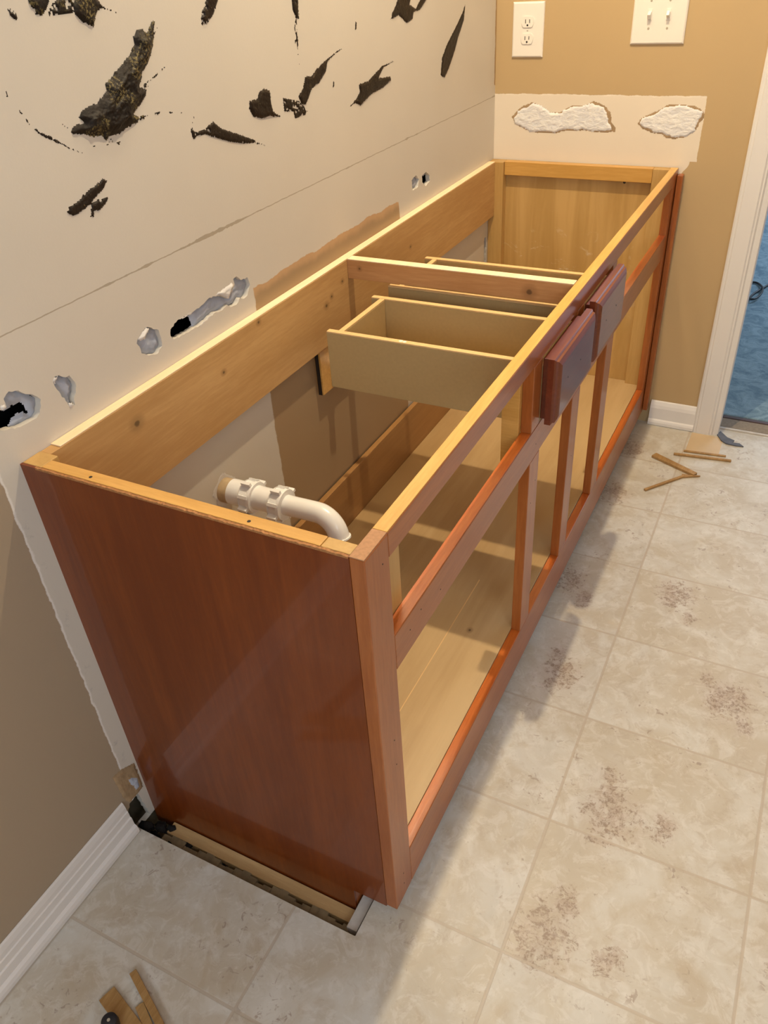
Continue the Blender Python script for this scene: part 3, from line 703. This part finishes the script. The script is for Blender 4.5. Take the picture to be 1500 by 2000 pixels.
# ------------------------------------------------------------------ adhesive smears
G = 'dark adhesive smears on the white wall'
def smear(label, polys, step=.0016, seed=1, mat='mastic'):
    pp = [(p, h, d) for p, h, d in polys]
    c_ = np.mean(np.array(pp[0][0]), 0)
    bm = relief(pp, step, 'x', .0001, seed)
    o = link('adhesive_smear', done(bm, M[mat], 0, smooth=True), None, None, loc=(0.0, float(c_[0]), float(c_[1])))
    return tag(o, label, 'adhesive smear', G)
def c1(p): return wl(p, 3, 0, 0)
def c2(p): return wl(p, 2.5, 400, 0)
def stroke(pts, w0, w1, fn, wm=None):
    L = []; R2 = []
    n_ = len(pts)
    for i, (x, y) in enumerate(pts):
        a = pts[max(0, i-1)]; b = pts[min(n_-1, i+1)]; dx, dy = b[0]-a[0], b[1]-a[1]; l = math.hypot(dx, dy) or 1
        t = i/(n_-1); w_ = (w0*(1-t)+w1*t) if wm is None else (w0*(1-2*t)+wm*2*t if t < .5 else wm*(2-2*t)+w1*(2*t-1))
        L.append((x-dy/l*w_/2, y+dx/l*w_/2)); R2.append((x+dy/l*w_/2, y-dx/l*w_/2))
    return fn(L+R2[::-1])
smear('largest dark brown adhesive smear, tall diagonal blob with olive highlights painted on its ridges', [
    (c1([(895,115),(912,125),(900,190),(935,130),(905,210),(895,290),(870,370),(835,430),(820,510),(862,520),(858,560),(820,620),(785,665),(825,690),(800,725),(740,755),(700,790),(640,800),(625,835),(600,800),(550,805),(480,785),(430,795),(410,770),(440,730),(490,720),(460,690),(470,655),(520,620),(570,600),(590,570),(620,530),(610,490),(650,450),(680,410),(720,370),(760,310),(785,260),(775,220),(795,175),(835,170),(862,190),(870,150)]), .008, 0),
    (c1([(540,850),(560,845),(555,865),(538,862)]), .002, 0), (c1([(640,800),(700,820),(780,800),(740,830),(680,860),(600,850)]), .001, .55),
    (stroke([(330,712),(380,740),(420,760)], 8, 14, c1), .0015, .45),
    (stroke([(790,730),(830,690),(900,665),(1000,660),(1100,662)], 40, 4, c1), .0012, .52),
    (stroke([(835,520),(870,490),(930,430),(985,370)], 46, 6, c1), .0012, .50),
    (stroke([(690,850),(800,880),(900,900),(1040,928)], 5, 2, c1), .0005, .30)], .0013, 2, 'mastic_glint')
smear('thin dotted arc of dark adhesive at the left edge', [
    (stroke([(100,630),(160,710),(230,780),(300,812),(370,848),(450,888),(540,912)], 12, 5, c1, 26), .0010, .44)], .0012, 3)
smear('tiny dark adhesive tick at the very left edge', [(stroke([(30,470),(34,520),(42,572)], 5, 12, c1), .0010, .30)], .0012, 63)
smear('dark adhesive smear cut off by the top left edge, with a dry patch', [
    (c1([(150,-40),(158,10),(180,40),(200,60),(200,85),(250,95),(270,60),(290,20),(300,-40)]), .003, .1),
    (c1([(290,-30),(445,-30),(430,80),(360,88),(280,95)]), .0015, .47),
    (c1([(445,-40),(425,20),(430,80),(480,130),(555,172),(562,90),(585,50),(640,62),(600,30),(550,-40)]), .0035, .28),
    (stroke([(600,45),(700,80),(800,98),(900,105)], 14, 2, c1), .0006, .36)], .0016, 4, 'mastic_glint')
smear('small dark adhesive dab near the top left corner', [(c1([(32,60),(55,40),(80,60),(112,90),(100,122),(75,110),(55,90)]), .002, .42)], .0012, 5)
smear('lone black adhesive smear below the largest one', [
    (c1([(600,1040),(632,1055),(610,1105),(570,1150),(530,1200),(480,1245),(430,1272),(385,1250),(400,1215),(460,1170),(520,1110),(570,1070)]), .0016, .25),
    (c1([(530,1190),(575,1165),(640,1150),(625,1190),(590,1235),(560,1240),(550,1278),(515,1275),(530,1240),(512,1210)]), .002, .40)], .0014, 6)
smear('narrow dry adhesive smear at the top edge, second from left', [(c1([(1215,-40),(1190,40),(1172,90),(1180,150),(1215,142),(1250,90),(1275,20),(1295,-40)]), .0025, .40)], .0014, 7)
smear('feathered dark adhesive smear right of the largest one, with a tail to the right', [
    (c1([(1115,745),(1120,790),(1135,825),(1155,800),(1200,790),(1260,810),(1340,832),(1430,845),(1500,838),(1470,810),(1420,790),(1340,765),(1290,745),(1250,708),(1215,735),(1200,755),(1150,772)]), .002, .30),
    (stroke([(1165,605),(1140,680),(1120,740),(1125,800)], 12, 18, c1), .001, .50),
    (stroke([(1380,800),(1450,815),(1560,855)], 60, 8, c1), .001, .52)], .0014, 8)
smear('compact round dark adhesive blob with a small foot', [(c2([(290,430),(318,440),(325,500),(335,540),(380,575),(320,570),(280,583),(235,570),(215,530),(216,490),(255,480),(268,440)]), .003, .2)], .0014, 9)
smear('long curved dark adhesive smear sweeping up to a point', [
    (c2([(690,225),(640,262),(600,300),(592,350),(560,405),(525,430),(510,470),(495,512),(470,510),(455,470),(478,430),(490,370),(520,370),(550,330),(600,283),(650,245)]), .0025, .1),
    (c2([(380,475),(460,490),(480,510),(505,545),(495,560),(440,580),(430,545),(385,548)]), .0015, .42)], .0014, 10)
smear('leaf-shaped ragged dark adhesive smear in the middle of the wall', [
    (c2([(695,532),(740,480),(755,450),(752,410),(800,392),(845,340),(862,352),(850,380),(905,370),(912,390),(870,430),(815,460),(760,517),(735,505)]), .0025, .12),
    (stroke([(845,360),(870,325),(925,297)], 22, 4, c2), .0015, .2)], .0014, 11)
smear('lumpy dark adhesive smear at the top edge right of the middle', [
    (c2([(945,-20),(930,30),(915,60),(905,100),(945,75),(985,115),(1015,95),(1020,60),(1050,50),(1095,-20),(1060,-20),(1030,40),(1000,20),(1010,-20)]), .0025, .12)], .0014, 12)
smear('long narrow dark adhesive smear nearest the wall corner', [
    (c2([(1273,10),(1265,100),(1235,190),(1220,250),(1190,340),(1170,382),(1150,370),(1158,280),(1180,220),(1210,160),(1240,100),(1262,50)]), .002, .25)], .0014, 13)
smear('vertical dry adhesive drip above the curved smear', [
    (c2([(418,-30),(455,-30),(462,92),(445,95),(428,50)]), .002, .38),
    (stroke([(440,90),(448,200),(462,328)], 22, 12, c2), .0006, .55)], .0014, 14)
smear('tiny dark adhesive speck above the curved smear tip', [(c2([(735,100),(742,108),(741,145),(733,145)]), .001, 0)], .001, 15)
smear('faint adhesive tick right of the curved smear', [(c2([(627,398),(633,398),(632,427),(624,427)]), .0006, 0)], .001, 16)

# ------------------------------------------------------------------ floor litter
def stick(label, p0, p1, w0, h0, mat='scrap', taper=1.0, name='wood_scrap', z=0.0006, tiltz=0.0):
    p0 = Vector((p0[0], p0[1], z)); p1 = Vector((p1[0], p1[1], z+tiltz)); d = (p1-p0).normalized(); s_ = Vector((-d.y, d.x, 0)).normalized()
    bm = bmesh.new(); up_ = Vector((0, 0, 1)); v = []
    for p_, k in ((p0, 1.0), (p0.lerp(p1, .5), (1+taper)/2), (p1, taper)):
        ww = w0*k/2; v.append([bm.verts.new(p_+s_*a*ww+up_*b*h0) for a, b in ((-1,0),(1,0),(1,1),(-1,1))])
    for a, b in zip(v, v[1:]):
        for k in range(4): bm.faces.new((a[k], a[(k+1) % 4], b[(k+1) % 4], b[k]))
    bm.faces.new(v[0][::-1]); bm.faces.new(v[-1])
    o = link(name, done(bm, M[mat], .0008), None, None, loc=tuple((p0+p1)/2)); o.location.z = z
    o.data.transform(Matrix.Translation((0, 0, (p0.z+p1.z)/2-z)))
    return tag(o, label, 'wood scrap', 'wood scraps on the floor')
stick('long thin wooden sliver lying parallel to the far wall by the door casing', (.676,1.652), (.840,1.674), .008, .006)
stick('thin wooden strip along the edge of the tan patch at the casing', (.700,1.683), (.822,1.697), .008, .004)
stick('flat wedge of splintered wood pointing toward the doorway', (.622,1.622), (.756,1.556), .022, .008, taper=.75)
stick('thin wooden splinter angled back toward the cabinet', (.637,1.424), (.728,1.541), .008, .006)
stick('short dark pointed splinter touching the wedge', (.722,1.538), (.770,1.556), .016, .005, taper=.1)
pS = lambda u, v, z=0.0: un(u, v, 'z', z)[:2]
a = pS(259,1897,.012); b = pS(312,2000,.012); b2 = a+(b-a)*2.2
stick('narrow square wooden stick at the bottom edge, its end nearest the cabinet', tuple(a), tuple(b2), .012, .012)
a = pS(208,1940,.006); b = pS(252,2000,.006); b2 = a+(b-a)*3
stick('wide flat wooden strip at the bottom edge under the black knob', tuple(a), tuple(b2), .028, .006)
a = pS(272,1962,.005); b = pS(288,2000,.005); b2 = a+(b-a)*3
stick('short thin wood strip between the two longer ones at the bottom edge', tuple(a), tuple(b2), .014, .005)
# black rubber grip end of a tool
c_ = un(212, 1992, 'z', .034)
tool = thing('tool_handle', 'black rubber round handle end at the bottom edge of the picture', 'tool', (float(c_[0]), float(c_[1]), 0.0066))
bm = bmesh.new(); bx, by = float(c_[0]), float(c_[1]); r0 = .0125
vv = Vector(CAM)-Vector((bx, by, .03)); ax = Vector((.10, -.20, .50)).normalized(); top = Vector((bx, by, .034)); bot = top-ax*.018
dirn = Vector((.15, -.95, 0)).normalized()
bm_ring_tube(bm, [top, top-Vector((0,0,.002)), top-Vector((0,0,.012)), top-Vector((0,0,.022)), top-Vector((0,0,.0268))], [.0095,.0120,.0130,.0120,.0100], 28)
sm(link('rubber_cap', done(bm, M['rubber']), tool))
bm = bmesh.new(); bmesh.ops.create_cone(bm, cap_ends=True, segments=16, radius1=.0025, radius2=.0025, depth=.001, matrix=Matrix.Translation(top))
link('cap_hole', done(bm, M['brush']), tool, 'small grey centre dimple')
bm = bmesh.new(); s_ = Vector((bx, by, .0175)); bm_ring_tube(bm, [s_+dirn*.008, s_+dirn*.05, s_+dirn*.16], [.010,.011,.011], 20)
sm(link('handle_shaft', done(bm, M['rubber']), tool))
# grey scrap by the threshold
bm = prism([tuple(pS(*q)) for q in ((1400,850),(1407,844),(1420,856),(1434,862),(1430,866),(1444,868),(1452,874),(1436,872),(1418,868),(1408,862))], 'z', .0008, .004)
o = link('torn_strip', done(bm, M['caulk']), None, None, loc=(float(pS(1425,862)[0]), float(pS(1425,862)[1]), .0008)); tag(o, 'small torn grey blue scrap on the floor at the doorway', 'scrap')
# cable on the bedroom carpet
cp = [(1535,535),(1500,557),(1484,566),(1470,575),(1464,583),(1466,589),(1476,587),(1486,578),(1490,567),(1485,556),(1476,551),(1468,551)]
cu = bpy.data.curves.new('cable', 'CURVE'); cu.dimensions = '3D'; cu.bevel_depth = .0045; cu.bevel_resolution = 4
s_ = cu.splines.new('NURBS'); s_.points.add(len(cp)-1); s_.use_endpoint_u = True; s_.order_u = 3
for i, (p_, q_) in enumerate(zip(s_.points, cp)):
    r_ = un(q_[0], q_[1], 'z', 0.0); p_.co = (r_[0], r_[1], .0 + (.009 if 4 < i < 9 else 0), 1)
o = bpy.data.objects.new('tmp', cu); C.objects.link(o)
me = bpy.data.meshes.new_from_object(o.evaluated_get(bpy.context.evaluated_depsgraph_get())); bpy.data.objects.remove(o, do_unlink=True)
me.materials.clear(); me.materials.append(M['cable'])
for p_ in me.polygons: p_.use_smooth = True
c0 = sum((v.co for v in me.vertices), Vector())/len(me.vertices)
tag(link('power_cable', me, None, None, loc=(c0.x, c0.y, -.006)), 'black looped power cable on the blue carpet beyond the doorway', 'cable')
